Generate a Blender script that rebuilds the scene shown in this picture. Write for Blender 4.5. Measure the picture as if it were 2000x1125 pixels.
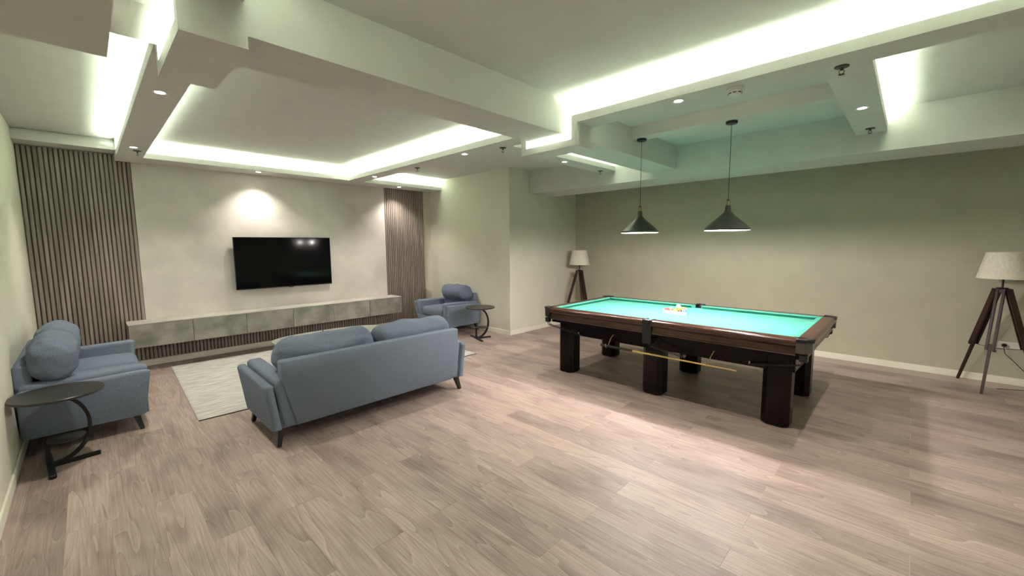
import bpy, bmesh, math, random
from mathutils import Vector, Matrix, Euler, noise
PI = math.pi
SC = bpy.context.scene
for o in list(bpy.data.objects): bpy.data.objects.remove(o)
COL = SC.collection

# ------------------------------------------------------------------ camera, world, exposure
yaw, pit, rol = math.radians(45.9385), math.radians(-5.9876), math.radians(-0.4303)
f = Vector((math.sin(yaw)*math.cos(pit), math.cos(yaw)*math.cos(pit), math.sin(pit)))
r = Vector((math.cos(yaw), -math.sin(yaw), 0)); u = r.cross(f)
r2 = r*math.cos(rol)+u*math.sin(rol); u2 = -r*math.sin(rol)+u*math.cos(rol)
cd = bpy.data.cameras.new('camera'); cam = bpy.data.objects.new('camera', cd); COL.objects.link(cam)
cd.sensor_width = 36; cd.lens = 802.33/2000*36; cd.clip_start = .05
M = Matrix((r2, u2, -f)).transposed().to_4x4(); M.translation = Vector((0, 0, 1.65)); cam.matrix_world = M
SC.camera = cam
w = bpy.data.worlds.new('world'); SC.world = w; w.use_nodes = True
w.node_tree.nodes['Background'].inputs[0].default_value = (.8, 1, .85, 1)
w.node_tree.nodes['Background'].inputs[1].default_value = 0.02
SC.view_settings.view_transform = 'Standard'; SC.view_settings.look = 'None'
SC.view_settings.gamma = 1; SC.view_settings.use_curve_mapping = False
SC.view_settings.exposure = 1.85

LED_COL = (.84, 1.0, .80); LED_STR = 47.0       # cove strips, W/m2/sr
DOWN_COL = (1.0, .87, .82); DOWN_W = 27.5        # recessed spots
PEND_COL = (1.0, .90, .88); PEND_W = 39.0        # bulbs inside the two pendants

# ------------------------------------------------------------------ materials
def mat(name, col, rough=.6, metal=0, spec=.5, emit=None, es=0):
    m = bpy.data.materials.new(name); m.use_nodes = True
    b = m.node_tree.nodes['Principled BSDF']
    b.inputs['Base Color'].default_value = (*col, 1); b.inputs['Roughness'].default_value = rough
    b.inputs['Metallic'].default_value = metal; b.inputs['Specular IOR Level'].default_value = spec
    if emit: b.inputs['Emission Color'].default_value = (*emit, 1); b.inputs['Emission Strength'].default_value = es
    return m
def nodes(m): return m.node_tree.nodes, m.node_tree.links, m.node_tree.nodes['Principled BSDF']
def mottled(name, c1, c2, scale=3, rough=.7, bump=.0, bscale=60, stretch=(1, 1, 1), spec=.4, detail=6, lo=.35, hi=.65, rnd=0):
    m = mat(name, c1, rough, spec=spec); N, L, b = nodes(m)
    tc = N.new('ShaderNodeTexCoord'); mp = N.new('ShaderNodeMapping'); mp.inputs['Scale'].default_value = stretch
    L.new(tc.outputs['Object'], mp.inputs[0]); src = mp.outputs[0]
    if rnd:
        oi = N.new('ShaderNodeObjectInfo'); mu = N.new('ShaderNodeMath'); mu.operation = 'MULTIPLY'; mu.inputs[1].default_value = 50
        L.new(oi.outputs['Random'], mu.inputs[0]); ad = N.new('ShaderNodeVectorMath'); L.new(src, ad.inputs[0]); L.new(mu.outputs[0], ad.inputs[1]); src = ad.outputs[0]
    nz = N.new('ShaderNodeTexNoise'); nz.inputs['Scale'].default_value = scale; nz.inputs['Detail'].default_value = detail
    L.new(src, nz.inputs['Vector'])
    cr = N.new('ShaderNodeValToRGB'); cr.color_ramp.elements[0].position = lo; cr.color_ramp.elements[1].position = hi
    cr.color_ramp.elements[0].color = (*c1, 1); cr.color_ramp.elements[1].color = (*c2, 1)
    L.new(nz.outputs[0], cr.inputs[0]); L.new(cr.outputs[0], b.inputs['Base Color'])
    if bump:
        n2 = N.new('ShaderNodeTexNoise'); n2.inputs['Scale'].default_value = bscale; n2.inputs['Detail'].default_value = 3
        L.new(src, n2.inputs['Vector']); bp = N.new('ShaderNodeBump'); bp.inputs['Strength'].default_value = bump; bp.inputs['Distance'].default_value = .01
        L.new(n2.outputs[0], bp.inputs['Height']); L.new(bp.outputs[0], b.inputs['Normal'])
    return m
def wood_floor():
    m = mat('laminate', (.4, .3, .25), .46, spec=.35); N, L, b = nodes(m)
    tc = N.new('ShaderNodeTexCoord'); oi = N.new('ShaderNodeObjectInfo')
    mu = N.new('ShaderNodeMath'); mu.operation = 'MULTIPLY'; mu.inputs[1].default_value = 37; L.new(oi.outputs['Random'], mu.inputs[0])
    ad = N.new('ShaderNodeVectorMath'); L.new(tc.outputs['Object'], ad.inputs[0]); L.new(mu.outputs[0], ad.inputs[1])
    mp = N.new('ShaderNodeMapping'); mp.inputs['Scale'].default_value = (1, .085, 1); L.new(ad.outputs[0], mp.inputs[0])
    # growth figure: contour lines of a smooth noise give cathedral shapes
    n1 = N.new('ShaderNodeTexNoise'); n1.inputs['Scale'].default_value = 5.5; n1.inputs['Detail'].default_value = 1.2; n1.inputs['Distortion'].default_value = .3
    L.new(mp.outputs[0], n1.inputs['Vector'])
    m1 = N.new('ShaderNodeMath'); m1.operation = 'MULTIPLY'; m1.inputs[1].default_value = 14; L.new(n1.outputs[0], m1.inputs[0])
    fr = N.new('ShaderNodeMath'); fr.operation = 'FRACT'; L.new(m1.outputs[0], fr.inputs[0])
    r1 = N.new('ShaderNodeValToRGB'); e = r1.color_ramp.elements
    e[0].position = 0; e[0].color = (.56, .455, .40, 1); e[1].position = 1; e[1].color = (.27, .20, .175, 1)
    x = e.new(.10); x.color = (.43, .335, .295, 1); x = e.new(.80); x.color = (.38, .29, .255, 1); x = e.new(.93); x.color = (.28, .21, .18, 1)
    L.new(fr.outputs[0], r1.inputs[0])
    # fine streaks
    mp2 = N.new('ShaderNodeMapping'); mp2.inputs['Scale'].default_value = (1, .03, 1); L.new(ad.outputs[0], mp2.inputs[0])
    n2 = N.new('ShaderNodeTexNoise'); n2.inputs['Scale'].default_value = 105; n2.inputs['Detail'].default_value = 5; L.new(mp2.outputs[0], n2.inputs['Vector'])
    r2_ = N.new('ShaderNodeValToRGB'); r2_.color_ramp.elements[0].position = .36; r2_.color_ramp.elements[1].position = .66
    r2_.color_ramp.elements[0].color = (.29, .215, .19, 1); r2_.color_ramp.elements[1].color = (.50, .40, .355, 1); L.new(n2.outputs[0], r2_.inputs[0])
    mx = N.new('ShaderNodeMix'); mx.data_type = 'RGBA'; mx.inputs[0].default_value = .5
    L.new(r1.outputs[0], mx.inputs[6]); L.new(r2_.outputs[0], mx.inputs[7])
    # dark knots and cloudy patches
    mp3 = N.new('ShaderNodeMapping'); mp3.inputs['Scale'].default_value = (1, .4, 1); L.new(ad.outputs[0], mp3.inputs[0])
    n3 = N.new('ShaderNodeTexNoise'); n3.inputs['Scale'].default_value = 4.5; n3.inputs['Detail'].default_value = 3; L.new(mp3.outputs[0], n3.inputs['Vector'])
    r3 = N.new('ShaderNodeValToRGB'); r3.color_ramp.elements[0].position = .28; r3.color_ramp.elements[1].position = .52
    r3.color_ramp.elements[0].color = (.62, .58, .58, 1); r3.color_ramp.elements[1].color = (1, 1, 1, 1); L.new(n3.outputs[0], r3.inputs[0])
    ml = N.new('ShaderNodeMix'); ml.data_type = 'RGBA'; ml.blend_type = 'MULTIPLY'; ml.inputs[0].default_value = .8
    L.new(mx.outputs[2], ml.inputs[6]); L.new(r3.outputs[0], ml.inputs[7])
    hv = N.new('ShaderNodeHueSaturation'); mr = N.new('ShaderNodeMapRange'); mr.inputs[3].default_value = .84; mr.inputs[4].default_value = 1.14
    L.new(oi.outputs['Random'], mr.inputs[0]); L.new(mr.outputs[0], hv.inputs['Value']); L.new(ml.outputs[2], hv.inputs['Color'])
    L.new(hv.outputs[0], b.inputs['Base Color'])
    bp = N.new('ShaderNodeBump'); bp.inputs['Strength'].default_value = .12; bp.inputs['Distance'].default_value = .004
    L.new(n2.outputs[0], bp.inputs['Height']); L.new(bp.outputs[0], b.inputs['Normal'])
    return m
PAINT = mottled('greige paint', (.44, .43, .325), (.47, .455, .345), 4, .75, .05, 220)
PAINT_LIT = mottled('lit greige paint', (.68, .675, .56), (.71, .70, .585), 4, .75, .05, 220)  # right wall's paint lightened; stronger light on these walls is in the colour
WHITE = mottled('ceiling white', (.595, .585, .55), (.62, .61, .575), 5, .8, .03, 200)
PLASTER = mottled('grey plaster', (.60, .575, .52), (.72, .69, .63), 2.2, .8, .25, 90, detail=9)
CONC = mottled('concrete laminate', (.19, .19, .165), (.36, .345, .305), 4.5, .6, .08, 50, detail=9, rnd=1)
CONCT = mottled('pale concrete laminate', (.40, .39, .35), (.50, .48, .43), 3.5, .55, detail=9)
SLAT = mottled('slat wood', (.22, .19, .16), (.32, .28, .24), 9, .6, stretch=(1, 1, .1), rnd=1)
SLATBACK = mat('slat backing', (.07, .058, .048), .8)
CREAM = mottled('cream skirting', (.82, .79, .68), (.85, .82, .71), 3, .5)
FLOOR = wood_floor(); GAP = mat('floor seam', (.50, .41, .35), .6)
FABRIC = mottled('blue grey fabric', (.165, .20, .265), (.25, .295, .37), 160, .95, .6, 320, spec=.15, detail=4)
FABRIC2 = mottled('blue grey cushion fabric', (.145, .18, .24), (.215, .255, .325), 140, .95, .6, 300, spec=.15, detail=4)
BLACK = mat('black lacquer', (.012, .011, .012), .35)
BLACKM = mat('black metal', (.008, .008, .008), .4, .2)
TOPM = mat('table top laminate', (.028, .027, .023), .35)
STONE = mottled('grey green stone top', (.24, .25, .22), (.31, .32, .28), 12, .35)
RUG = mottled('cream wool rug', (.42, .42, .39), (.74, .73, .68), 30, .95, .9, 120, stretch=(.22, 1.8, 1), spec=.1, lo=.3, hi=.7)
MAHOG = mottled('mahogany', (.035, .010, .007), (.070, .022, .014), 14, .22, stretch=(1, .15, 1), spec=.6)
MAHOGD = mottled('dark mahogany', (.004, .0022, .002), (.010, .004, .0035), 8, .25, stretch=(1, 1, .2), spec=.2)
CLOTH = mottled('green baize', (.065, .28, .21), (.075, .33, .25), 7, .9, .2, 400, spec=.1)
CUSH = mat('cushion cloth', (.055, .26, .19), .85, spec=.1)
POCKET = mat('black pocket leather', (.012, .013, .012), .35)
POCKETM = mat('grey pocket casting', (.14, .14, .12), .3, .7)
BRASS = mat('brass', (.75, .55, .22), .3, 1)
CHROME = mat('chrome', (.6, .6, .58), .2, 1)
MAPLE = mat('maple shaft', (.62, .45, .16), .35)
LAMPWOOD = mottled('dark stained wood', (.018, .007, .005), (.042, .016, .012), 12, .35, stretch=(1, 1, .1))
SHADE = mottled('linen shade', (.70, .66, .54), (.80, .76, .63), 60, .9, .3, 300, stretch=(1, 1, .5))
SHADEOUT = mat('pendant dark grey', (.055, .055, .045), .4, .3)
SHADEIN = mat('pendant inner white', (.9, .9, .88), .6)
PENDWOOD = mat('pendant wood stem', (.30, .15, .06), .5)
SCREEN = mat('tv glass', (.003, .003, .003), .08, spec=.12)
WPLAST = mat('white plastic', (.7, .7, .66), .4)
DPLAST = mat('dark vent', (.02, .02, .02), .6)
SPRK = mat('bronze sprinkler', (.06, .055, .04), .4, .6)
LED = mat('led strip', (0, 0, 0), 1, emit=LED_COL, es=LED_STR)
LEDDIM = mat('led strip dim', (0, 0, 0), 1, emit=LED_COL, es=LED_STR*.45)
LENS = mat('spot lens', (0, 0, 0), 1, emit=(1, .93, .86), es=14)
BULB = mat('bulb glass', (0, 0, 0), 1, emit=PEND_COL, es=30)
RACKW = mat('pale wood rack', (.75, .62, .45), .5)

# ------------------------------------------------------------------ helpers
def bm_new(): return bmesh.new()
def box(bm, x0, x1, y0, y1, z0, z1, bev=0, seg=2):
    vs = [bm.verts.new((x, y, z)) for x in (x0, x1) for y in (y0, y1) for z in (z0, z1)]
    fs = [(0, 1, 3, 2), (4, 6, 7, 5), (0, 4, 5, 1), (2, 3, 7, 6), (0, 2, 6, 4), (1, 5, 7, 3)]
    F = [bm.faces.new([vs[i] for i in q]) for q in fs]
    if bev:
        es = {e for q in F for e in q.edges}
        bmesh.ops.bevel(bm, geom=list(es), offset=bev, segments=seg, affect='EDGES', profile=.5)
    return vs
def prism(bm, poly, z0, z1, axis='z', bev=0):
    """extrude a 2D polygon along an axis; poly in the two other axes (cyclic order)"""
    def P(a, b, t): return {'z': (a, b, t), 'y': (a, t, b), 'x': (t, a, b)}[axis]
    A = [bm.verts.new(P(a, b, z0)) for a, b in poly]; B = [bm.verts.new(P(a, b, z1)) for a, b in poly]
    n = len(poly); F = [bm.faces.new(A), bm.faces.new(B)]
    for i in range(n): F.append(bm.faces.new((A[i], A[(i+1) % n], B[(i+1) % n], B[i])))
    if bev:
        es = {e for q in F[:2] for e in q.edges}
        bmesh.ops.bevel(bm, geom=list(es), offset=bev, segments=1, affect='EDGES')
def lathe(bm, prof, c=(0, 0), n=32, close=False):
    """prof: (radius, z) list"""
    R = []
    for rr, z in prof:
        if rr < 1e-6: R.append([bm.verts.new((c[0], c[1], z))])
        else: R.append([bm.verts.new((c[0]+rr*math.cos(2*PI*i/n), c[1]+rr*math.sin(2*PI*i/n), z)) for i in range(n)])
    for a, b in zip(R, R[1:]+([R[0]] if close else [])):
        for i in range(n):
            j = (i+1) % n
            q = [a[i % len(a)], a[j % len(a)], b[j % len(b)], b[i % len(b)]]
            q = list(dict.fromkeys(q))
            if len(q) > 2: bm.faces.new(q)
def tube(bm, pts, rad, n=10, cap=True):
    pts = [Vector(p) for p in pts]; k = len(pts)
    if not isinstance(rad, (list, tuple)): rad = [rad]*k
    R = []; up = None
    for i, p in enumerate(pts):
        d = (pts[min(i+1, k-1)]-pts[max(i-1, 0)]).normalized()
        if up is None: up = Vector((0, 0, 1)) if abs(d.z) < .9 else Vector((1, 0, 0))
        a = d.cross(up).normalized(); b = a.cross(d).normalized(); up = b
        R.append([bm.verts.new(p+(a*math.cos(2*PI*j/n)+b*math.sin(2*PI*j/n))*rad[i]) for j in range(n)])
    for A, B in zip(R, R[1:]):
        for j in range(n): bm.faces.new((A[j], A[(j+1) % n], B[(j+1) % n], B[j]))
    if cap: bm.faces.new(R[0]); bm.faces.new(R[-1])
def bar(bm, a, b, w0, w1, d0=None, d1=None, side=(1, 0, 0)):
    """rectangular tapered bar a->b"""
    a, b = Vector(a), Vector(b); d = (b-a).normalized(); s = Vector(side); s = (s-d*s.dot(d)).normalized(); t = d.cross(s)
    d0 = d0 or w0; d1 = d1 or w1
    A = [bm.verts.new(a+s*x*w0/2+t*y*d0/2) for x, y in ((-1, -1), (1, -1), (1, 1), (-1, 1))]
    B = [bm.verts.new(b+s*x*w1/2+t*y*d1/2) for x, y in ((-1, -1), (1, -1), (1, 1), (-1, 1))]
    bm.faces.new(A); bm.faces.new(B)
    for i in range(4): bm.faces.new((A[i], A[(i+1) % 4], B[(i+1) % 4], B[i]))
def soft(bm, c, s, rad, bulge=(0, 0, 0), n=14, wob=0, seed=0, sag=0):
    """rounded, bulging cushion block; c centre, s full sizes"""
    hx, hy, hz = s[0]/2, s[1]/2, s[2]/2; rad = min(rad, hx*.98, hy*.98, hz*.98); V = {}
    def g(i, j, k):
        key = (i, j, k)
        if key in V: return V[key]
        p = Vector((2*i/n-1, 2*j/n-1, 2*k/n-1))
        # concentrate samples at the rims
        q = Vector([math.copysign(abs(t)**.75, t) for t in p])
        P = Vector((q.x*hx, q.y*hy, q.z*hz))
        inn = Vector((max(-hx+rad, min(hx-rad, P.x)), max(-hy+rad, min(hy-rad, P.y)), max(-hz+rad, min(hz-rad, P.z))))
        d = P-inn
        if d.length > 1e-9: P = inn+d.normalized()*rad
        x, y, z = P.x/hx, P.y/hy, P.z/hz
        P.x += bulge[0]*x*(1-y*y)*(1-z*z); P.y += bulge[1]*y*(1-x*x)*(1-z*z); P.z += bulge[2]*z*(1-x*x)*(1-y*y)
        if sag: P.z -= sag*(1-x*x)*(z > 0)*z
        if wob:
            nv = noise.noise(Vector((P.x*5+seed, P.y*5, P.z*7+seed)))+.5*noise.noise(Vector((P.x*14, P.y*14+seed, P.z*18)))
            P += Vector((x, y, z)).normalized()*nv*wob
        V[key] = bm.verts.new(P+Vector(c)); return V[key]
    for a in range(n):
        for b in range(n):
            for t in (0, n):
                for q in (((t, a, b), (t, a+1, b), (t, a+1, b+1), (t, a, b+1)), ((a, t, b), (a+1, t, b), (a+1, t, b+1), (a, t, b+1)), ((a, b, t), (a+1, b, t), (a+1, b+1, t), (a, b+1, t))):
                    bm.faces.new([g(*x) for x in q])
def obj(name, bm, m, parent=None, smooth=False, loc=None, rotz=0, auto=None):
    bmesh.ops.recalc_face_normals(bm, faces=bm.faces)
    me = bpy.data.meshes.new(name); bm.to_mesh(me); bm.free(); me.materials.append(m)
    if smooth:
        for p in me.polygons: p.use_smooth = True
        if auto is None: auto = 40
    o = bpy.data.objects.new(name, me); COL.objects.link(o)
    if smooth and auto < 180:
        me.set_sharp_from_angle(angle=math.radians(auto))
    if loc: o.location = loc
    o.rotation_euler.z = rotz
    if parent: o.parent = parent
    return o
def tag(o, label, cat, group=None):
    o['label'] = label; o['category'] = cat
    if group: o['group'] = group
    return o
def thing(name, label, cat, loc=(0, 0, 0), rotz=0, group=None):
    o = bpy.data.objects.new(name, None); COL.objects.link(o); o.location = loc; o.rotation_euler = (0, 0, rotz)
    return tag(o, label, cat, group)
def struct(name, bm, m, parent=None, **k):
    o = obj(name, bm, m, parent, **k)
    if not parent: o['kind'] = 'structure'
    return o
def lamp(name, kind, loc, energy, col, parent=None, rot=(0, 0, 0), **k):
    l = bpy.data.lights.new(name, kind); l.energy = energy; l.color = col
    for a, b in k.items(): setattr(l, a, b)
    o = bpy.data.objects.new(name, l); COL.objects.link(o); o.location = loc; o.rotation_euler = rot
    if parent: o.parent = parent
    return o

XL, XR, YF, YB = -.48, 7.31, 7.6, -2.3           # left wall, right wall, tv wall, wall behind the camera
CX, CY = 5.29, 5.17                                # column block corner
ZC = 3.005                                         # slab
ZB = 2.785                                         # underside of the hung bands

# ------------------------------------------------------------------ room shell
bm = bm_new(); box(bm, XL-.15, XR+.15, YB-.15, YF+.15, -.12, -.0014); floor = struct('floor', bm, GAP)
W, LEN = .195, 1.41
pm = {}
def plank(x0, x1, y0, y1):
    key = (round(x1-x0, 3), round(y1-y0, 3))
    if key not in pm:
        bm = bm_new(); hx, hy = key[0]/2-.0003, key[1]/2-.0012
        a = [bm.verts.new((sx*hx, sy*hy, -.0014)) for sx, sy in ((-1, -1), (1, -1), (1, 1), (-1, 1))]
        c = [bm.verts.new((sx*hx, sy*hy, -.0005)) for sx, sy in ((-1, -1), (1, -1), (1, 1), (-1, 1))]
        d = [bm.verts.new((sx*(hx-.0006), sy*(hy-.0006), 0)) for sx, sy in ((-1, -1), (1, -1), (1, 1), (-1, 1))]
        bm.faces.new(d)
        for A, B in ((a, c), (c, d)):
            for i in range(4): bm.faces.new((A[i], A[(i+1) % 4], B[(i+1) % 4], B[i]))
        bmesh.ops.recalc_face_normals(bm, faces=bm.faces)
        me = bpy.data.meshes.new('plank'); bm.to_mesh(me); bm.free(); me.materials.append(FLOOR); pm[key] = me
    o = bpy.data.objects.new('plank', pm[key]); COL.objects.link(o); o.location = ((x0+x1)/2, (y0+y1)/2, 0); o.parent = floor
k0 = -21
for k in range(-21, 19):
    x0 = 3.495+W*(k-1); x1 = x0+W
    x0c, x1c = max(x0, XL), min(x1, XR)
    if x1c-x0c < .02: continue
    off = 2.005 if k % 2 == 0 else 1.305
    y = off-LEN*4
    while y < YF:
        ytop = CY if x0c >= CX-.05 else YF
        y0, y1 = max(y, YB), min(y+LEN, ytop)
        if y1-y0 > .03: plank(x0c, x1c, y0, y1)
        y += LEN

bm = bm_new(); box(bm, XL-.15, XL, YB-.15, YF+.15, -.1, ZC); struct('wall_left', bm, PAINT_LIT)
bm = bm_new(); box(bm, XL-.15, CX+.05, YF, YF+.15, -.1, ZC); wall_tv = struct('wall_back', bm, PAINT_LIT)
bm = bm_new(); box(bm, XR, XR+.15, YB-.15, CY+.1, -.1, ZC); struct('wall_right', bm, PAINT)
bm = bm_new(); box(bm, CX, XR+.15, CY, YF+.15, -.1, ZC); struct('wall_corner', bm, PAINT_LIT)
bm = bm_new(); box(bm, XL-.15, XR+.15, YB-.15, YB, -.1, ZC); struct('wall_front', bm, PAINT_LIT)
bm = bm_new(); box(bm, XL-.15, XR+.15, YB-.15, YF+.15, ZC, ZC+.15); ceil = struct('ceiling', bm, WHITE)

# baseboards
bm = bm_new(); box(bm, XR-.014, XR, YB, CY-.014, 0, .085, .004); struct('baseboard_right', bm, CREAM)
bm = bm_new(); box(bm, CX-.014, XR-.0145, CY-.014, CY, 0, .085, .004); struct('baseboard_corner', bm, CREAM)
bm = bm_new(); box(bm, CX-.014, CX, CY+.0005, YF-.016, 0, .085, .004); struct('baseboard_side', bm, CREAM)
bm = bm_new(); box(bm, XL, CX-.0145, YF-.012, YF, 0, .085, .003); struct('baseboard_back', bm, CREAM)
bm = bm_new(); box(bm, XL, XL+.014, YB, YF-.0165, 0, .085, .004); struct('baseboard_left', bm, CREAM)

# feature wall: plaster panel and slats
bm = bm_new(); box(bm, .512, 4.20, YF-.02, YF, .30, 2.80); p = struct('plaster_panel', bm, PLASTER, wall_tv)
def slats(name, x0, x1, z0, z1, n):
    bm = bm_new(); box(bm, x0, x1, YF-.012, YF-.0005, z0, z1); back = struct(name, bm, SLATBACK)
    pt = (x1-x0)/n; bm = bm_new(); h = pt*.42
    prism(bm, [(-h, -.0005), (-h*.9, -.014), (-h*.5, -.021), (h*.5, -.021), (h*.9, -.014), (h, -.0005)], z0, z1, 'z')
    bmesh.ops.recalc_face_normals(bm, faces=bm.faces)
    me = bpy.data.meshes.new('slat'); bm.to_mesh(me); bm.free(); me.materials.append(SLAT)
    for i in range(n):
        o = bpy.data.objects.new('slat', me); COL.objects.link(o); o.parent = back; o.location = (x0+pt*(i+.5), YF-.012, 0)
slats('trim_1', XL+.002, .511, .095, 2.86, 23)
slats('trim_2', 4.201, 5.118, .095, 2.80, 22)
slats('trim_3', .512, 4.200, .095, .338, 84)

# ------------------------------------------------------------------ ceiling relief
def cpart(name, bm, m=WHITE): return struct(name, bm, m, ceil)
bm = bm_new(); box(bm, XL, 5.823, 2.435, 2.86, 2.689, ZC); cpart('cross_beam', bm)
bm = bm_new(); box(bm, 5.823, 6.53, YB, CY, 2.589, ZC); cpart('right_beam', bm)
bm = bm_new(); box(bm, 4.525, 4.72, .503, 2.435, 2.874, ZC); cpart('pendant_beam', bm)
bm = bm_new(); box(bm, XL, .137, .4, 2.435, 2.50, ZC); box(bm, XL, .137, 2.4351, 2.65, 2.50, 2.6885); cpart('dropped_box', bm)
LIP = .07; LT = .012
def band(name, x0, x1, y0, y1, z, lips, trough=.05, parent=ceil):
    """hung box up to the slab with open light troughs on the sides named in lips ('-x','+x','-y','+y')"""
    cx0 = x0+(trough if '-x' in lips else 0); cx1 = x1-(trough if '+x' in lips else 0)
    cy0 = y0+(trough if '-y' in lips else 0); cy1 = y1-(trough if '+y' in lips else 0)
    bm = bm_new(); box(bm, x0, x1, y0, y1, z, z+LT); box(bm, cx0, cx1, cy0, cy1, z+LT, ZC)
    if '-x' in lips: box(bm, x0, x0+LT, y0, y1, z+LT, z+LIP)
    if '+x' in lips: box(bm, x1-LT, x1, y0, y1, z+LT, z+LIP)
    if '-y' in lips: box(bm, x0, x1, y0, y0+LT, z+LT, z+LIP)
    if '+y' in lips: box(bm, x0, x1, y1-LT, y1, z+LT, z+LIP)
    cpart(name, bm)
def led(x0, x1, y0, y1, z, side='-x', m=None):
    """tape laid at 45 degrees in the trough, facing up and over the lip on the named side"""
    if side == '-x': x0, x1 = x1-.012, x1+.003
    if side == '+x': x0, x1 = x0-.003, x0+.012
    if side == '-y': y0, y1 = y1-.012, y1+.003
    h = {'-x': (0, .034, .034, 0), '+x': (.034, 0, 0, .034), '-y': (0, 0, .034, .034)}[side]
    t = .003; bm = bm_new()
    A = [bm.verts.new((p[0], p[1], z+q)) for p, q in zip(((x0, y0), (x1, y0), (x1, y1), (x0, y1)), h)]
    B = [bm.verts.new((v.co.x, v.co.y, v.co.z-t)) for v in A]
    bm.faces.new(A); bm.faces.new(B)
    for i in range(4): bm.faces.new((A[i], A[(i+1) % 4], B[(i+1) % 4], B[i]))
    o = obj('led_strip', bm, m or LED, ceil); o.data.materials.append(WPLAST)
    for p in o.data.polygons: p.material_index = 0 if p.normal.z > .2 and p.area > .003 else 1
ZL = ZB+LT+.006
RX0, RX1 = 3.28, 3.53; LX0, LX1 = .36, .605
# right-hand line of bands (near part, then far part beyond the cross beam)
band('cove_band', RX0, RX1, YB, 2.315, ZB, ['-x', '+x']); led(RX1-.044, RX1-.016, .52, 2.28, ZL, '+x', LEDDIM); led(RX0+.016, RX0+.044, YB+.01, 2.30, ZL)
band('cove_band', RX0, RX1, 3.02, 7.15, ZB, ['-x']); led(RX0+.016, RX0+.044, 3.03, 7.13, ZL)
# left-hand line
band('cove_band', LX0, LX1, YB, 2.315, ZB, ['-x', '+x']); led(LX0+.016, LX0+.044, YB+.01, 2.30, ZL); led(LX1-.044, LX1-.016, YB+.01, 2.30, ZL, '+x')
band('cove_band', LX0, LX1, 3.02, 7.149, ZB, ['-x', '+x']); led(LX1-.044, LX1-.016, 3.03, 7.10, ZL, '+x', LEDDIM); band('cove_band', LX0, LX1-.001, 7.1492, 7.59, ZB, []); led(LX0+.016, LX0+.044, 3.03, 7.25, ZL)
# tv wall cove: from left band to the column wall
def tvcove():
    y0, z = 7.15, ZB+.008
    bm = bm_new(); box(bm, LX1, CX, y0, YF, z, z+LT); box(bm, LX1, CX, y0+.055, YF, z+LT, ZC); box(bm, LX1, CX, y0, y0+LT, z+LT, z+LIP)
    cpart('cove_band', bm); led(LX1+.01, RX0-.02, y0+.016, y0+.044, z+LT+.006, '-y'); led(RX1+.02, CX-.02, y0+.016, y0+.044, z+LT+.006, '-y')
tvcove()
bm = bm_new(); box(bm, XL, LX0, 7.27, YF, 2.872, 2.96); box(bm, XL, LX0, 7.34, YF, 2.96, ZC); cpart('ledge', bm)
# riser shells that carry the bands under the cross beam
def shell(x0, x1):
    zb = 2.578; ya, yb_ = 2.315, 3.02; t = .065
    def U(t_, zt): return [(ya, zt), (ya, zb), (yb_, zb), (yb_, zt), (yb_-t_, zt), (yb_-t_, zb+t_), (ya+t_, zb+t_), (ya+t_, zt)]
    bm = bm_new(); c0 = x0+.05
    prism(bm, U(t, ZB+LIP), x0, x0+LT, 'x'); prism(bm, U(LT, ZB+LIP), x0+LT+.0002, c0, 'x')
    prism(bm, [(ya, ZC), (ya, zb), (yb_, zb), (yb_, ZC), (2.861, ZC), (2.861, 2.6885), (2.4345, 2.6885), (2.4345, ZC)], c0+.0002, x1, 'x')
    cpart('riser_box', bm)
    led(x0+.016, x0+.044, ya+.03, yb_-.03, zb+LT+.006)
    bm = bm_new(); box(bm, x0+.030, x0+.046, ya+LT+.001, ya+LT+.004, zb+.05, ZB+LIP-.03); obj('led_strip', bm, LED, ceil)
shell(RX0, RX1); shell(LX0-.008, LX1+.008)
# short band beyond the beam, over the doorway to the lamp corner
band('cove_band', RX1+.001, 5.822, 3.385, 3.66, ZB, ['-y']); led(RX1+.03, 5.80, 3.401, 3.429, ZL, '-y')
# cross band over the far end of the billiard table
band('cove_band', RX1+.001, 5.822,   .253, .503, ZB, ['-y']); led(RX1+.03, 5.80, .269, .297, ZL, '-y')

# ------------------------------------------------------------------ ceiling fittings
def downlight(x, y, z, label, ew=1.0):
    t = thing('downlight', label, 'downlight', (x, y, z), 0, 'recessed spotlights')
    bm = bm_new(); lathe(bm, [(.030, -.001), (.046, -.004), (.047, -.0005), (.030, -.0003)], n=24, close=True); obj('trim_ring', bm, WPLAST, t, True)
    bm = bm_new(); lathe(bm, [(0, -.0012), (.031, -.0012)], n=24); o = obj('lens', bm, LENS, t)
    lamp('light_source', 'SPOT', (0, 0, -.012), DOWN_W*ew, DOWN_COL, t, spot_size=math.radians(115), spot_blend=.9, shadow_soft_size=.025)
downlight(3.393, 1.416, ZB, 'recessed spotlight beside the smoke detector')
downlight(4.69, .378, ZB, 'recessed spotlight in the cross band between two sprinklers')
downlight(4.70, 3.52, ZB, 'recessed spotlight in the short strip behind the cross beam')
downlight(3.40, 4.10, ZB, 'recessed spotlight in the long band behind the sofa, nearer the beam')
downlight(3.41, 6.43, ZB, 'recessed spotlight at the far end of the long band, near the tv wall')
downlight(4.37, 7.285, ZB+.008, 'recessed spotlight over the right slatted panel', .9)
downlight(1.945, 7.285, ZB+.008, 'recessed spotlight over the plaster panel above the television', .85)
downlight(.475, 4.05, ZB, 'recessed spotlight beside the dropped riser box on the left')
downlight(.475, 6.43, ZB, 'recessed spotlight near the left slatted panel')
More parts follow.
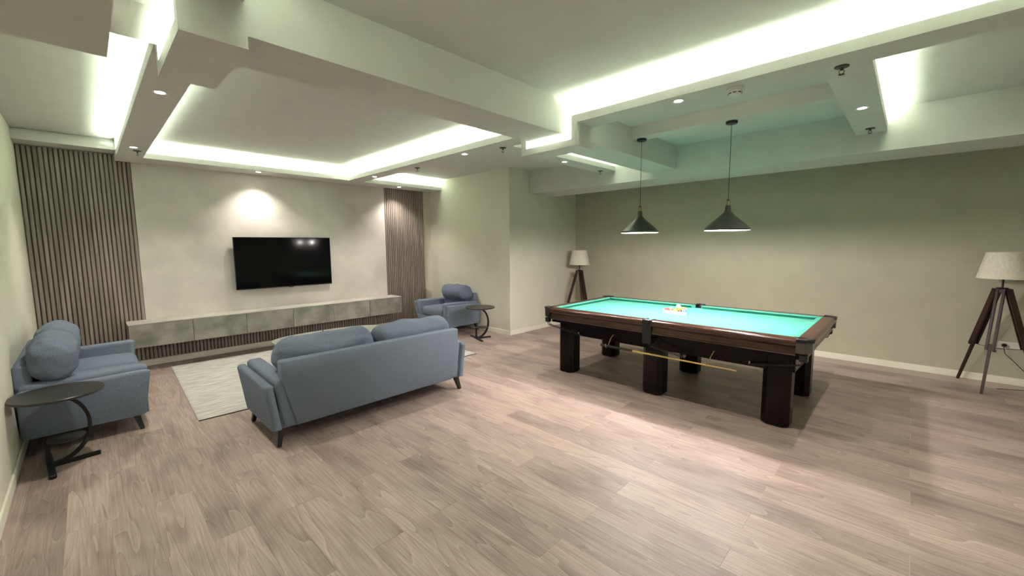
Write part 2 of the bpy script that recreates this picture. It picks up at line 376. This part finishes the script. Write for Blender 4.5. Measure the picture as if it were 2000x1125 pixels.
def sprinkler(x, y, z, label):
    t = thing('sprinkler', label, 'sprinkler', (x, y, z), 0, 'fire sprinklers')
    bm = bm_new(); lathe(bm, [(0, -.0005), (.04, -.001), (.038, -.007), (.014, -.011), (0, -.011)], n=20); obj('escutcheon', bm, SPRK, t, True)
    bm = bm_new(); lathe(bm, [(.008, -.008), (.008, -.024), (.004, -.026), (0, -.026)], n=10)
    for s in (-1, 1): tube(bm, [(0, s*.007, -.022), (0, s*.014, -.032), (0, s*.010, -.044), (0, 0, -.050)], .0022, 6)
    obj('frame', bm, SPRK, t, True)
    bm = bm_new(); lathe(bm, [(0, -.050), (.017, -.050), (.017, -.0525), (0, -.0525)], n=16); obj('deflector', bm, SPRK, t)
sprinkler(3.505, .40, ZB, 'large bronze sprinkler head where the cross band leaves the long band')
sprinkler(5.56, .372, ZB, 'sprinkler head near the right beam, beyond the cross band spotlight')
sprinkler(5.66, 3.55, ZB, 'sprinkler head at the right end of the short strip')
sprinkler(3.50, 3.52, ZB, 'sprinkler head just left of the riser box under the beam')
sprinkler(3.48, 5.28, ZB, 'sprinkler head between the two spotlights of the far band')
sprinkler(.52, 6.62, ZB, 'sprinkler head beside the spotlight over the left slats')
t = thing('smoke_detector', 'round white smoke detector on the underside of the long band', 'smoke detector', (3.43, 1.01, ZB))
bm = bm_new(); lathe(bm, [(0, -.0005), (.058, -.0005), (.058, -.012), (.052, -.016), (0, -.016)], n=32); obj('base', bm, WPLAST, t, True)
bm = bm_new(); lathe(bm, [(.045, -.0155), (.046, -.033), (.038, -.046), (.025, -.052), (0, -.053)], n=32); obj('cover', bm, WPLAST, t, True)
for k in range(8):
    a = k*PI/4+.2; bm = bm_new(); bar(bm, (.044*math.cos(a-.25), .044*math.sin(a-.25), -.036), (.044*math.cos(a+.25), .044*math.sin(a+.25), -.036), .006, .006); obj('vent', bm, DPLAST, t)

# ------------------------------------------------------------------ pendants
def pendant(y, label):
    t = thing('pendant_lamp', label, 'pendant lamp', (4.64, y, 0), 0, 'cone pendants over the billiard table')
    bm = bm_new(); lathe(bm, [(0, 2.8735), (.055, 2.8735), (.055, 2.853), (.05, 2.848), (0, 2.848)], n=28); obj('canopy', bm, BLACKM, t, True)
    bm = bm_new(); tube(bm, [(0, 0, 2.85), (0, 0, 2.09)], .0028, 8); obj('cable', bm, BLACKM, t)
    bm = bm_new()
    lathe(bm, [(.212, 1.783), (.218, 1.80), (.150, 1.865), (.085, 1.920), (.040, 1.965), (.029, 1.985), (.027, 2.03), (.022, 2.038), (0, 2.038)], n=48)
    obj('shade', bm, SHADEOUT, t, True)
    bm = bm_new(); lathe(bm, [(.2105, 1.783), (.213, 1.80), (.146, 1.862), (.081, 1.915), (.036, 1.955), (0, 1.96)], n=48); obj('shade_lining', bm, SHADEIN, t, True)
    for k in range(3):
        a = k*2*PI/3+.4; bm = bm_new(); tube(bm, [(.021*math.cos(a), .021*math.sin(a), 2.034), (.013*math.cos(a), .013*math.sin(a), 2.095)], [.0045, .0035], 8); obj('wood_stem', bm, PENDWOOD, t)
    bm = bm_new(); lathe(bm, [(0, 2.100), (.015, 2.098), (.015, 2.088), (0, 2.086)], n=16); obj('stem_cap', bm, BLACKM, t)
    bm = bm_new(); lathe(bm, [(.018, 1.955), (.018, 1.90), (.0, 1.90)], n=16); obj('socket', bm, WPLAST, t)
    lamp('light_source', 'POINT', (0, 0, 1.803), PEND_W, PEND_COL, t, shadow_soft_size=.035)
    bm = bm_new(); lathe(bm, [(0, 1.805), (.018, 1.81), (.030, 1.83), (.034, 1.85), (.028, 1.875), (.018, 1.90)], n=20); o = obj('bulb', bm, BULB, t, True)
    o.visible_shadow = True
pendant(1.385, 'dark cone pendant lamp over the right half of the billiard table')
pendant(2.355, 'dark cone pendant lamp over the left half of the billiard table')

# ------------------------------------------------------------------ television and wall cabinet
t = thing('television', 'wall-mounted black flat screen television on the plaster panel', 'television', (2.326, 7.50, 1.39))
bm = bm_new(); box(bm, -.737, .737, 0, .035, -.413, .413, .004); obj('bezel', bm, BLACK, t)
bm = bm_new(); box(bm, -.729, .729, -.0015, .0, -.398, .405); obj('screen', bm, SCREEN, t)
bm = bm_new(); box(bm, -.25, .25, .0355, .079, -.2, .2); obj('wall_bracket', bm, BLACKM, t)
bm = bm_new(); box(bm, -.70, -.69, .004, .012, -.418, -.4125); obj('indicator', bm, WPLAST, t)
bm = bm_new(); box(bm, .02, .09, .0, .012, -.421, -.4128); obj('sensor', bm, BLACK, t)

t = thing('wall_cabinet', 'long floating concrete-look cabinet under the television', 'cabinet', (.305, 7.2, .336))
L_, H_ = 3.975, .32
bm = bm_new(); box(bm, 0, L_, .019, .375, 0, H_-.0155); obj('carcass', bm, SLATBACK, t)
bm = bm_new(); box(bm, -.003, L_+.003, -.002, .376, H_-.015, H_, .001); obj('top_panel', bm, CONCT, t)
xs = [0, .670, 1.320, 1.984, 2.641, 3.308, L_]
for a, b in zip(xs, xs[1:]):
    bm = bm_new(); box(bm, a+.0025, b-.0025, 0, .018, .001, H_-.018, .001); obj('door', bm, CONC, t)
for x in (-.0025, L_+.0005):
    bm = bm_new(); box(bm, x, x+.002, .0185, .375, 0, H_-.0155); obj('side_panel', bm, CONC, t)

# ------------------------------------------------------------------ rug and coffee table
t = thing('rug', 'cream woven rug with dark bound edge under the coffee table', 'rug', (2.36, 5.96, 0), math.radians(-1.8))
bm = bm_new(); box(bm, -1.69, 1.69, -1.24, 1.24, .0004, .010, .002); obj('pile', bm, RUG, t)
bm = bm_new(); box(bm, -1.70, 1.70, -1.25, -1.2405, .0004, .0085)
o = obj('binding', bm, mottled('dark binding', (.05, .045, .045), (.08, .07, .07), 40, .9), t); o['label'] = 'dark edge binding'
bm = bm_new()
for a in ((-1.70, 1.70, 1.2405, 1.25), (-1.70, -1.6905, -1.2404, 1.2404), (1.6905, 1.70, -1.2404, 1.2404)): box(bm, *a, .0004, .0085)
obj('binding', bm, RUG, t)

t = thing('coffee_table', 'low coffee table with oval grey stone-look top, half hidden behind the sofa', 'coffee table', (2.40, 5.96, 0))
def oval(a, b, n=56, e=2.5):
    P = []
    for i in range(n):
        th = 2*PI*i/n; c, s = math.cos(th), math.sin(th)
        P.append((a*math.copysign(abs(c)**(2/e), c), b*math.copysign(abs(s)**(2/e), s)))
    return P
bm = bm_new(); prism(bm, oval(.78, .38), .36, .385, 'z', .003); obj('tabletop', bm, STONE, t)
bm = bm_new(); prism(bm, oval(.76, .36), .345, .3595, 'z'); obj('apron', bm, BLACKM, t)
for sx in (-1, 1):
    for sy in (-1, 1):
        bm = bm_new(); tube(bm, [(sx*.45, sy*.2, .346), (sx*.50, sy*.23, .0125)], [.018, .013], 12); obj('leg', bm, BLACKM, t, True)
t = thing('desk_tray', 'small black tray holding a white card on the coffee table', 'tray', (2.40, 5.98, .3853), math.radians(-10))
bm = bm_new(); box(bm, -.09, .10, -.055, .055, .0003, .008, .002); obj('tray_base', bm, BLACK, t)
bm = bm_new(); tube(bm, [(-.09, -.05, .02), (-.105, -.05, .045), (-.115, -.04, .052)], .007, 8); tube(bm, [(-.09, .05, .02), (-.105, .05, .045), (-.115, .04, .052)], .007, 8); box(bm, -.095, -.08, -.055, .055, .008, .035, .003); obj('raised_lip', bm, BLACK, t)
bm = bm_new(); bar(bm, (-.07, 0, .014), (.09, 0, .045), .09, .09, .008, .008, (0, 1, 0)); obj('card', bm, WPLAST, t)

# ------------------------------------------------------------------ sofas
def seating(name, label, cat, loc, rotz, Wd, D, ncush, pil, group=None, legz=.145, pz=(.57, .845), pt=.25, lean=8, pc=.225, seed=1):
    """local: x across, +y is the front, back plane at y=0; Wd outer width at the base, D depth"""
    t = thing(name, label, cat, loc, rotz, group)
    h = Wd/2
    # base frame
    bm = bm_new(); box(bm, -h+.035, h-.035, .03, D-.03, legz, .30, .012, 2); obj('base_frame', bm, FABRIC, t, True)
    # back panel, its edges leaning inwards to the foot
    bm = bm_new(); z1 = .72; tw = h-.085; bw = h-.19
    pts = [(-bw, legz+.012), (bw, legz+.012), (tw, .56), (tw, z1-.012), (tw-.012, z1), (-tw+.012, z1), (-tw, z1-.012), (-tw, .56)]
    prism(bm, pts, -.012, .085, 'y', .010); obj('back_panel', bm, FABRIC, t, True, auto=50)
    # arms: thick inner pad and thin outer panel, both leaning outwards
    for s in (-1, 1):
        for kind in (0, 1):
            bm = bm_new()
            if kind == 0: xi, xo, zt = h-.215, h-.080, .582
            else: xi, xo, zt = h-.078, h-.002, .550
            lean = .045
            n = 12
            P = []
            r_ = .034 if kind == 0 else .030
            y0, y1 = (.012 if kind == 0 else 0), D-(.0 if kind else .012)
            # cross-section (x,z) with rounded top corners
            sec = [(xi, legz), (xo, legz)]
            for q in range(5):
                a = q*PI/8; sec.append((xo+lean-r_+r_*math.cos(a), zt-r_+r_*math.sin(a)))
            for q in range(5):
                a = PI/2+q*PI/8; sec.append((xi+lean+r_+r_*math.cos(a), zt-r_+r_*math.sin(a)))
            if kind == 0: sec[0] = (xi, legz+.02); sec[1] = (xo, legz+.02)
            m_ = len(sec); rows = []
            ys = [y0, y0+.012, y0+.04] + [y0+(y1-y0)*k_/4 for k_ in (1, 2, 3)] + [y1-.04, y1-.012, y1]
            for y in ys:
                e = min(y-y0, y1-y); inset = .018*(1-min(1, e/.04))**2
                row = []
                for x, z in sec:
                    cxm = (xi+xo)/2+lean*.5
                    zz = z+(.018*(y/D-.5) if z > .4 else 0)   # top rises a little to the front
                    zz = zz-inset if z > .4 else zz+inset*.5
                    xx = x-(inset if x > cxm else -inset)
                    # front end slants back towards the foot
                    yy = y-(.05*(1-(z-legz)/(zt-legz)) if y > D*.6 else 0)*(y/D)
                    row.append(bm.verts.new((s*xx, yy, zz)))
                rows.append(row)
            for A, B in zip(rows, rows[1:]):
                for q in range(m_): bm.faces.new((A[q], A[(q+1) % m_], B[(q+1) % m_], B[q]))
            bm.faces.new(rows[0]); bm.faces.new(rows[-1])
            obj('armrest' if kind == 0 else 'arm_panel', bm, FABRIC, t, True, auto=60)
    # seat and lower back cushions
    iw = Wd-.40; cw = iw/ncush
    for i in range(ncush):
        cx = -iw/2+cw*(i+.5)
        bm = bm_new(); soft(bm, (cx, .50*D+.06, .385), (cw-.006, D-.17, .17), .05, (0, .015, .028), 14, .006, seed+i); obj('seat_cushion', bm, FABRIC2, t, True, auto=180)
        bm = bm_new(); soft(bm, (cx, .165, .53), (cw-.01, .15, .26), .05, (0, .03, .01), 12, .006, seed+5+i); obj('back_cushion', bm, FABRIC2, t, True, auto=180)
    # loose pillows that stand above the back
    for i, (px0, px1, dz) in enumerate(pil):
        w_ = px1-px0; bm = bm_new()
        soft(bm, (0, 0, 0), (w_, pt, pz[1]-pz[0]), .115, (.0, .03, .03), 22, .020, seed+11*i, sag=dz)
        o = obj('pillow', bm, FABRIC2, t, True, auto=180); o.location = ((px0+px1)/2, pc, (pz[0]+pz[1])/2); o.rotation_euler = (math.radians(lean), 0, 0)
    for sx in (-1, 1):
        for sy, yy in ((0, .07), (1, D-.12)):
            bm = bm_new(); a = (sx*(h-.075), yy, legz+.005); b = (sx*(h-.045), yy+(.035 if sy else -.035), .0003)
            bar(bm, a, b, .050, .030, .050, .030); obj('leg', bm, BLACK, t)
    return t
seating('sofa', 'long blue grey fabric sofa seen from behind, in front of the rug', 'sofa', (1.935, 3.615, 0), 0, 1.99, .87, 2,
        [(-.90, .0, .006), (.005, .915, .012)], seed=3)
seating('loveseat', 'blue grey two-seat sofa against the left wall with two puffy pillows', 'sofa', (-.467, 5.72, 0), -PI/2, 1.62, .79, 2,
        [(-.64, .04, .0), (.06, .82, .0)], seed=9, pz=(.575, .90), pt=.25, lean=15, pc=.205)
seating('armchair', 'blue grey fabric armchair in the far corner by the right slatted panel', 'armchair', (5.272, 6.50, 0), PI/2, 1.05, .80, 1,
        [(-.47, .30, .0)], seed=21, pz=(.60, .86))

# ------------------------------------------------------------------ c-shaped side tables
def ctable(label, loc, rotz):
    t = thing('side_table', label, 'side table', loc, rotz, 'black C-shaped side tables')
    dx = .08
    bm = bm_new(); lathe(bm, [(0, .547), (.250, .547), (.256, .551), (.256, .563), (.252, .567), (0, .567)], c=(dx, 0), n=48); obj('tabletop', bm, TOPM, t, True)
    P = []
    for k in range(17):
        a = math.radians(80-k*10.6); P.append((.02+.21*math.cos(a), 0, .285+.262*math.sin(a)))
    bm = bm_new()
    for A, B in zip(P, P[1:]): bar(bm, A, B, .036, .036, .022, .022, (0, 1, 0))
    obj('curved_stem', bm, BLACKM, t)
    bm = bm_new(); box(bm, -.02, .02, -.255, .255, .0005, .028, .009, 3); obj('foot_bar', bm, BLACKM, t, True)
    bm = bm_new(); bar(bm, (.021, 0, .014), (.27, 0, .014), .034, .034, .026, .026, (0, 1, 0)); obj('front_foot', bm, BLACKM, t)
    bm = bm_new(); bar(bm, (-.005, 0, .028), (-.005, 0, .195), .03, .03, .026, .026, (0, 1, 0)); obj('short_post', bm, BLACKM, t)
    bm = bm_new(); lathe(bm, [(0, .196), (.105, .196), (.108, .200), (.108, .206), (.103, .208), (0, .206)], c=(.10, 0), n=36); obj('lower_shelf', bm, TOPM, t, True)
ctable('round black side table with curved stem, beside the far armchair', (4.69, 5.42, 0), math.radians(-18))
ctable('round black side table with curved stem, in front of the left two-seat sofa arm', (-.312, 4.57, 0), math.radians(5))

# ------------------------------------------------------------------ tripod lamps
def tripod(label, loc, ang, group='tripod floor lamps with linen shades'):
    t = thing('floor_lamp', label, 'floor lamp', loc, 0, group)
    bm = bm_new(); lathe(bm, [(.205, 1.243), (.150, 1.532), (.147, 1.532), (.202, 1.243)], n=48, close=True); obj('lamp_shade', bm, SHADE, t, True, auto=60)
    bm = bm_new(); tube(bm, [(0, 0, 1.13), (0, 0, 1.36)], .009, 10); lathe(bm, [(0, 1.30), (.02, 1.30), (.02, 1.37), (0, 1.37)], n=12)
    for k in range(3):
        a = k*2*PI/3; tube(bm, [(0, 0, 1.45), (.160*math.cos(a), .160*math.sin(a), 1.47)], .002, 6)
    tube(bm, [(0, 0, 1.36), (0, 0, 1.45)], .003, 6)
    obj('pole', bm, BLACKM, t, True)
    bm = bm_new(); prism(bm, [(.045*math.cos(k*PI/3+.5), .045*math.sin(k*PI/3+.5)) for k in range(6)], 1.118, 1.142, 'z'); obj('top_bracket', bm, BLACKM, t)
    for k in range(3):
        a = ang+k*2*PI/3; d = Vector((math.cos(a), math.sin(a), 0)); s = (-d.y, d.x, 0)
        top = d*.045+Vector((0, 0, 1.125)); foot = d*.350+Vector((0, 0, .001)); mid = top.lerp(foot, .585)
        bm = bm_new()
        for q in (-1, 1): bar(bm, top+Vector(s)*q*.024, mid+Vector(s)*q*.026, .020, .020, .048, .048, s)
        bar(bm, top, top.lerp(mid, .06), .026, .026, .036, .036, s); bar(bm, mid.lerp(top, .05), mid, .026, .026, .036, .036, s)
        lg = obj('leg', bm, LAMPWOOD, t)
        bm = bm_new(); bar(bm, mid.lerp(top, .10), foot, .025, .022, .026, .020, s); obj('lower_leg', bm, LAMPWOOD, lg)
        bm = bm_new(); lathe(bm, [(0, -.012), (.012, -.012), (.012, .012), (0, .012)], n=10)
        bmesh.ops.rotate(bm, verts=bm.verts, cent=(0, 0, 0), matrix=Matrix.Rotation(PI/2, 3, Vector(d)))
        bmesh.ops.translate(bm, verts=bm.verts, vec=mid+Vector(s)*.035); obj('clamp_knob', bm, BLACKM, lg)
        bm = bm_new(); tube(bm, [tuple(mid), (0, 0, mid.z-.01)], .003, 6); obj('brace', bm, BLACKM, t)
    return t
tripod('wooden tripod lamp with linen shade in front of the wall socket', (6.985, -.755, 0), math.atan2(-.505+.755, 7.246-6.985))
tripod('wooden tripod lamp with linen shade in the corner behind the billiard table', (6.93, 4.80, 0), math.radians(118))

# wall socket, plug and cord
t = thing('wall_socket', 'double white wall socket low on the olive wall behind the lamp', 'socket', (XR, -.90, .455), 0)
bm = bm_new(); box(bm, -.010, -.0004, -.10, .10, -.042, .042, .003); obj('face_plate', bm, WPLAST, t)
for yy in (.05, -.05):
    bm = bm_new(); lathe(bm, [(.024, 0), (.024, .0015), (.020, .0015), (.020, 0)], n=20, close=True)
    bmesh.ops.rotate(bm, verts=bm.verts, cent=(0, 0, 0), matrix=Matrix.Rotation(-PI/2, 3, 'Y')); bmesh.ops.translate(bm, verts=bm.verts, vec=(-.0102, yy, 0)); obj('outlet_ring', bm, WPLAST, t)
t = thing('power_cord', 'black plug and cord hanging from the wall socket to the floor', 'cord', (XR, -.85, .455))
bm = bm_new(); lathe(bm, [(0, .0), (.021, 0), (.021, .024), (.012, .034), (0, .034)], n=18)
bmesh.ops.rotate(bm, verts=bm.verts, cent=(0, 0, 0), matrix=Matrix.Rotation(-PI/2, 3, 'Y')); bmesh.ops.translate(bm, verts=bm.verts, vec=(-.0125, 0, 0)); obj('plug', bm, BLACK, t, True)
bm = bm_new(); tube(bm, [(-.045, 0, 0), (-.055, .002, -.03), (-.055, -.01, -.09), (-.06, -.08, -.17), (-.065, -.17, -.28), (-.07, -.23, -.37), (-.09, -.25, -.43), (-.13, -.24, -.450), (-.20, -.18, -.4505), (-.27, -.05, -.4505), (-.32, .05, -.4505)], .0035, 8); obj('cable', bm, BLACK, t, True)

# ------------------------------------------------------------------ billiard table
TX0, TX1, TY0, TY1 = 4.04, 5.62, .52, 3.37
TCX, TCY = (TX0+TX1)/2, (TY0+TY1)/2
bt = thing('billiard_table', 'mahogany billiard table with green cloth on six thick legs', 'billiard table', (TCX, TCY, 0))
HX, HY = (TX1-TX0)/2, (TY1-TY0)/2
ZT, ZCL = .85, .812
RW = .115                                   # wooden rail width
def railsec(sgn):                            # (inward offset, z)
    return [(.006, .795), (.0, .815), (.004, .835), (.014, .846), (.030, .85), (RW, .85), (RW, .775), (.075, .735), (.075, .722), (.022, .722), (.022, .733), (.030, .745), (.030, .775)]
def rail(name, axis, sgn, a, b):
    bm = bm_new(); base = HX if axis == 'y' else HY
    poly = [(sgn*(base-o), z) for o, z in railsec(sgn)]
    prism(bm, poly, a, b, axis); return obj(name, bm, MAHOG, bt, True, auto=35)
PC = .115; PS = .050                          # corner and side pocket half gaps
for s in (-1, 1):
    rail('side_rail', 'y', s, -HY+PC, -PS); rail('side_rail', 'y', s, PS, HY-PC)
    rail('end_rail', 'x', s, -HX+PC, HX-PC)
    for a, b in ((-HY+PC, -PS), (PS, HY-PC)):
        bm = bm_new(); prism(bm, [(s*(HX-.072), .7195), (s*(HX-.015), .7195), (s*(HX-.012), .712), (s*(HX-.018), .706), (s*(HX-.072), .706)], a, b, 'y'); obj('rail_moulding', bm, MAHOG, bt)
bm = bm_new(); box(bm, -HX+RW+.001, HX-RW-.001, -HY+RW+.001, HY-RW-.001, ZCL-.045, ZCL); obj('cloth', bm, CLOTH, bt)
CW = .052
def cush(axis, s, a, b):
    base = (HX if axis == 'y' else HY)-RW
    bm = bm_new(); sec = [(base-.0005, ZT-.001), (base-.006, ZT+.0005), (base-CW+.008, ZT-.004), (base-CW, ZT-.010), (base-CW+.022, ZCL+.0005), (base-.0005, ZCL+.0005)]
    # mitred ends
    A = []; B = []
    for o, z in sec:
        q = (base-o)*.9
        pa, pb = a+q, b-q
        A.append((s*o, pa, z) if axis == 'y' else (pa, s*o, z)); B.append((s*o, pb, z) if axis == 'y' else (pb, s*o, z))
    A = [bm.verts.new(p) for p in A]; B = [bm.verts.new(p) for p in B]; bm.faces.new(A); bm.faces.new(B)
    for i in range(len(A)): bm.faces.new((A[i], A[(i+1) % len(A)], B[(i+1) % len(A)], B[i]))
    obj('rail_cushion', bm, CUSH, bt)
for s in (-1, 1):
    cush('y', s, -HY+PC+.012, -PS+.015); cush('y', s, PS-.015, HY-PC-.012); cush('x', s, -HX+PC+.012, HX-PC-.012)
# pockets: rim, casting and mouth
def pocket(kind, sx, sy):
    if kind == 'corner':
        c = Vector((sx*(HX-.075), sy*(HY-.075), 0)); out = Vector((sx, sy, 0)).normalized()
        poly = [(HX-PC-.002, HY), (HX-.045, HY), (HX, HY-.045), (HX, HY-PC-.002), (HX-.085, HY-PC-.002), (HX-.085, HY-.085), (HX-PC-.002, HY-.085)]
        rimp = [(sx*x, sy*y) for x, y in [(HX-PC, HY+.002), (HX-.05, HY+.002), (HX+.002, HY-.05), (HX+.002, HY-PC), (HX-.045, HY-PC), (HX-.060, HY-.060), (HX-PC, HY-.045)]]
        cas = [(sx*x, sy*y) for x, y in [(HX-PC+.002, HY-.004), (HX-.052, HY-.004), (HX-.004, HY-.052), (HX-.004, HY-PC+.002), (HX-.03, HY-PC+.002), (HX-.05, HY-.05), (HX-PC+.002, HY-.03)]]
    else:
        c = Vector((sx*(HX-.045), 0, 0)); out = Vector((sx, 0, 0))
        rimp = [(sx*x, y) for x, y in [(HX-.115, PS+.0), (HX+.003, PS), (HX+.003, -PS), (HX-.115, -PS), (HX-.115, -PS+.022), (HX-.035, -PS+.03), (HX-.035, PS-.03), (HX-.115, PS-.022)]]
        cas = [(sx*x, y) for x, y in [(HX-.10, PS-.002), (HX-.004, PS-.002), (HX-.004, -PS+.002), (HX-.10, -PS+.002), (HX-.10, -PS+.012), (HX-.02, -PS+.014), (HX-.02, PS-.014), (HX-.10, PS-.012)]]
    bm = bm_new(); prism(bm, rimp, .826, .857, 'z', .004); p = obj('pocket', bm, POCKET, bt, True, auto=50)
    p['label'] = 'black leather pocket rim'
    bm = bm_new(); prism(bm, cas, .735 if kind == 'corner' else .60, .8255, 'z'); obj('pocket_casting', bm, POCKETM if (kind == 'corner' and sy < 0) else POCKET, p)
    bm = bm_new(); lathe(bm, [(.052, ZCL+.002), (.046, .76), (.035, .70), (0, .69)], c=(c.x, c.y), n=20); lathe(bm, [(0, ZCL+.0015), (.05, ZCL+.0015)], c=(c.x-out.x*.0, c.y-out.y*.0), n=20); obj('pocket_cup', bm, DPLAST, p)
    # ball return: bracket, two rods and an end stop
    if kind == 'corner': b0 = Vector((sx*(HX-.05), sy*(HY-.06), .69)); dirn = Vector((-sx*.10, -sy*.42 if sx < 0 else -sy*.3, -.10))
    else: b0 = Vector((sx*(HX-.03), -.02, .64)); dirn = Vector((-sx*.03, -.36, -.075))
    bm = bm_new(); box(bm, b0.x-.028, b0.x+.028, b0.y-.03, b0.y+.03, b0.z-.03, b0.z+.03, .008); obj('return_bracket', bm, POCKET, p)
    sd = Vector((-dirn.y, dirn.x, 0)).normalized()*.022
    bm = bm_new()
    for q in (-1, 1):
        tube(bm, [b0+sd*q+Vector((0, 0, -.028)), b0+sd*q+Vector((0, 0, -.06))+dirn*.04, b0+sd*q+dirn*.5+Vector((0, 0, -.06)), b0+sd*q+dirn+Vector((0, 0, -.05)), b0+sd*q+dirn+Vector((0, 0, -.02))], .0045, 8)
    for tt in (.1, 1.0): tube(bm, [b0-sd+dirn*tt+Vector((0, 0, -.056)), b0+sd+dirn*tt+Vector((0, 0, -.056))], .004, 8)
    obj('return_rods', bm, BLACKM, p, True)
    bm = bm_new(); e = b0+dirn+Vector((0, 0, -.035)); box(bm, e.x-.022, e.x+.022, e.y-.008, e.y+.008, e.z-.02, e.z+.015, .004); obj('end_stop', bm, CHROME if sx < 0 else BLACKM, p)
for sx in (-1, 1):
    for sy in (-1, 1): pocket('corner', sx, sy)
    pocket('side', sx, 0)
# apron, slate bed and legs
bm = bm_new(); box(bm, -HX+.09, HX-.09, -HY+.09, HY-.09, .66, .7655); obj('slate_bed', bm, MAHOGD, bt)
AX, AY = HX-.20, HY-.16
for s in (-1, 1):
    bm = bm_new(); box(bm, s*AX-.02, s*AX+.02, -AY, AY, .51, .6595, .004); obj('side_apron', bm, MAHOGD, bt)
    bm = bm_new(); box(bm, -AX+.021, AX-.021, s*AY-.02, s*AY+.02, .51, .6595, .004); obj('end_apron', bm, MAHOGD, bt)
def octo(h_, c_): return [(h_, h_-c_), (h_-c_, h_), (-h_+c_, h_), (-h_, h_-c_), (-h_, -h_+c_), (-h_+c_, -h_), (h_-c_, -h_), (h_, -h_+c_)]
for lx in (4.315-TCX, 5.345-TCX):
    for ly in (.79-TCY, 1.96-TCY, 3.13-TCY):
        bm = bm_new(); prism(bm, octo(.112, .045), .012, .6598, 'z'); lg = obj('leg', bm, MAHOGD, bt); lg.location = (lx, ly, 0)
        bm = bm_new(); prism(bm, octo(.100, .045), .0005, .0118, 'z'); ft = obj('foot_pad', bm, BLACK, lg)
# brass cue hooks
for hy in (1.33, 2.43):
    hx = 4.175-TCX
    bm = bm_new(); y = hy-TCY
    lathe(bm, [(0, .007), (.006, .005), (.010, 0), (.006, -.005), (0, -.007)], n=12)
    bmesh.ops.translate(bm, verts=bm.verts, vec=(hx-.0, y-.02, .602))
    tube(bm, [(hx+.008, y-.02, .602), (hx-.02, y-.02, .60), (hx-.045, y-.005, .555), (hx-.062, y+.012, .478), (hx-.085, y+.013, .470), (hx-.112, y+.014, .476), (hx-.116, y+.014, .515)], .0035, 8)
    obj('cue_hook', bm, BRASS, bt, True)
# cue stick
t = thing('cue_stick', 'billiard cue with dark butt and yellow shaft hung on brass hooks', 'cue', (4.085, 2.52, .487))
bm = bm_new(); tube(bm, [(0, 0, 0), (0, -.30, -.003)], [.0145, .0125], 12); obj('butt', bm, BLACK, t, True)
bm = bm_new(); tube(bm, [(0, -.3005, -.003), (0, -.40, -.004)], [.0125, .0115], 12); obj('forearm', bm, MAHOG, t, True)
bm = bm_new(); tube(bm, [(0, -.4005, -.004), (0, -1.44, -.008)], [.0115, .006], 12); obj('shaft', bm, MAPLE, t, True)

# balls and rack
BR = .0286
tri_c = Vector((4.945, 1.985, ZCL)); ta = math.radians(-9)      # rack base faces the camera side
def rk(lx, ly): return Vector((lx*math.cos(ta)-ly*math.sin(ta), lx*math.sin(ta)+ly*math.cos(ta), 0))
S = .155+.022
def tri(k): return [(-k*.5, -k*.866), (-k*.5, k*.866), (k, 0)]
t = thing('ball_rack', 'pale triangular rack around the balls on the green cloth', 'rack', tuple(tri_c), ta)
bm = bm_new(); o_, i_ = tri(.194), tri(.180)
def cut(P, c_):
    Q = []
    for i in range(3):
        a, b, d = Vector(P[i-1]), Vector(P[i]), Vector(P[(i+1) % 3])
        Q += [tuple(b+(a-b).normalized()*c_), tuple(b+(d-b).normalized()*c_)]
    return Q
O, I = cut(o_, .028), cut(i_, .016)
ring = [[bm.verts.new((x, y, z)) for x, y in P] for P, z in ((O, .0004), (O, .036), (I, .036), (I, .0004))]
for A, B in zip(ring, ring[1:]+[ring[0]]):
    for i in range(6): bm.faces.new((A[i], A[(i+1) % 6], B[(i+1) % 6], B[i]))
obj('frame', bm, RACKW, t)
cols = {'red': (.75, .04, .05), 'yellow': (.9, .62, .03), 'black': (.02, .02, .02), 'blue': (.05, .15, .55), 'orange': (.9, .3, .04), 'purple': (.2, .05, .3), 'green': (.03, .3, .12), 'white': (.85, .82, .74)}
bmats = {}
for k_, c_ in cols.items(): bmats[k_] = mat('ball '+k_, c_, .12, spec=.6)
rows = [['red', 'red', 'yellow', 'black', 'blue'], ['orange', 'green', 'yellow', 'purple'], ['blue', 'yellow', 'orange'], ['red', 'purple'], ['yellow']]
posn = ['left end', 'second from left', 'middle', 'second from right', 'right end']
for i, row in enumerate(rows):
    for j, c_ in enumerate(row):
        lx = -.172*.5+BR+.0015+i*BR*1.735; ly = (len(row)-1)*BR*1.003-j*2*BR*1.003
        p_ = tri_c+rk(lx, ly)
        bm = bm_new(); bmesh.ops.create_uvsphere(bm, u_segments=20, v_segments=12, radius=BR)
        o = obj('billiard_ball', bm, bmats[c_], None, True, auto=180); o.location = (p_.x, p_.y, ZCL+BR+.0002)
        if i == 0: lab = '%s ball in the front row of the rack, %s' % (c_, posn[j])
        elif i == 4: lab = 'yellow ball at the far tip of the rack'
        elif i == 3: lab = '%s ball in the two-ball row of the rack' % c_
        elif i == 2: lab = '%s ball in the three-ball row of the rack' % c_
        else: lab = '%s ball in the four-ball row behind the front row' % c_
        tag(o, lab, 'ball', 'racked billiard balls')
lx = -.172*.5+BR+.0015+1.0*BR*1.735*.667*1.0; p_ = tri_c+rk(-.172*.5+BR+.0015+BR*1.735*1.3333, 0)
bm = bm_new(); bmesh.ops.create_uvsphere(bm, u_segments=20, v_segments=12, radius=BR)
o = obj('cue_ball', bm, bmats['white'], None, True, auto=180); o.location = (p_.x, p_.y, ZCL+BR*2+BR*.64)
tag(o, 'white cue ball resting on top of the racked balls', 'ball')
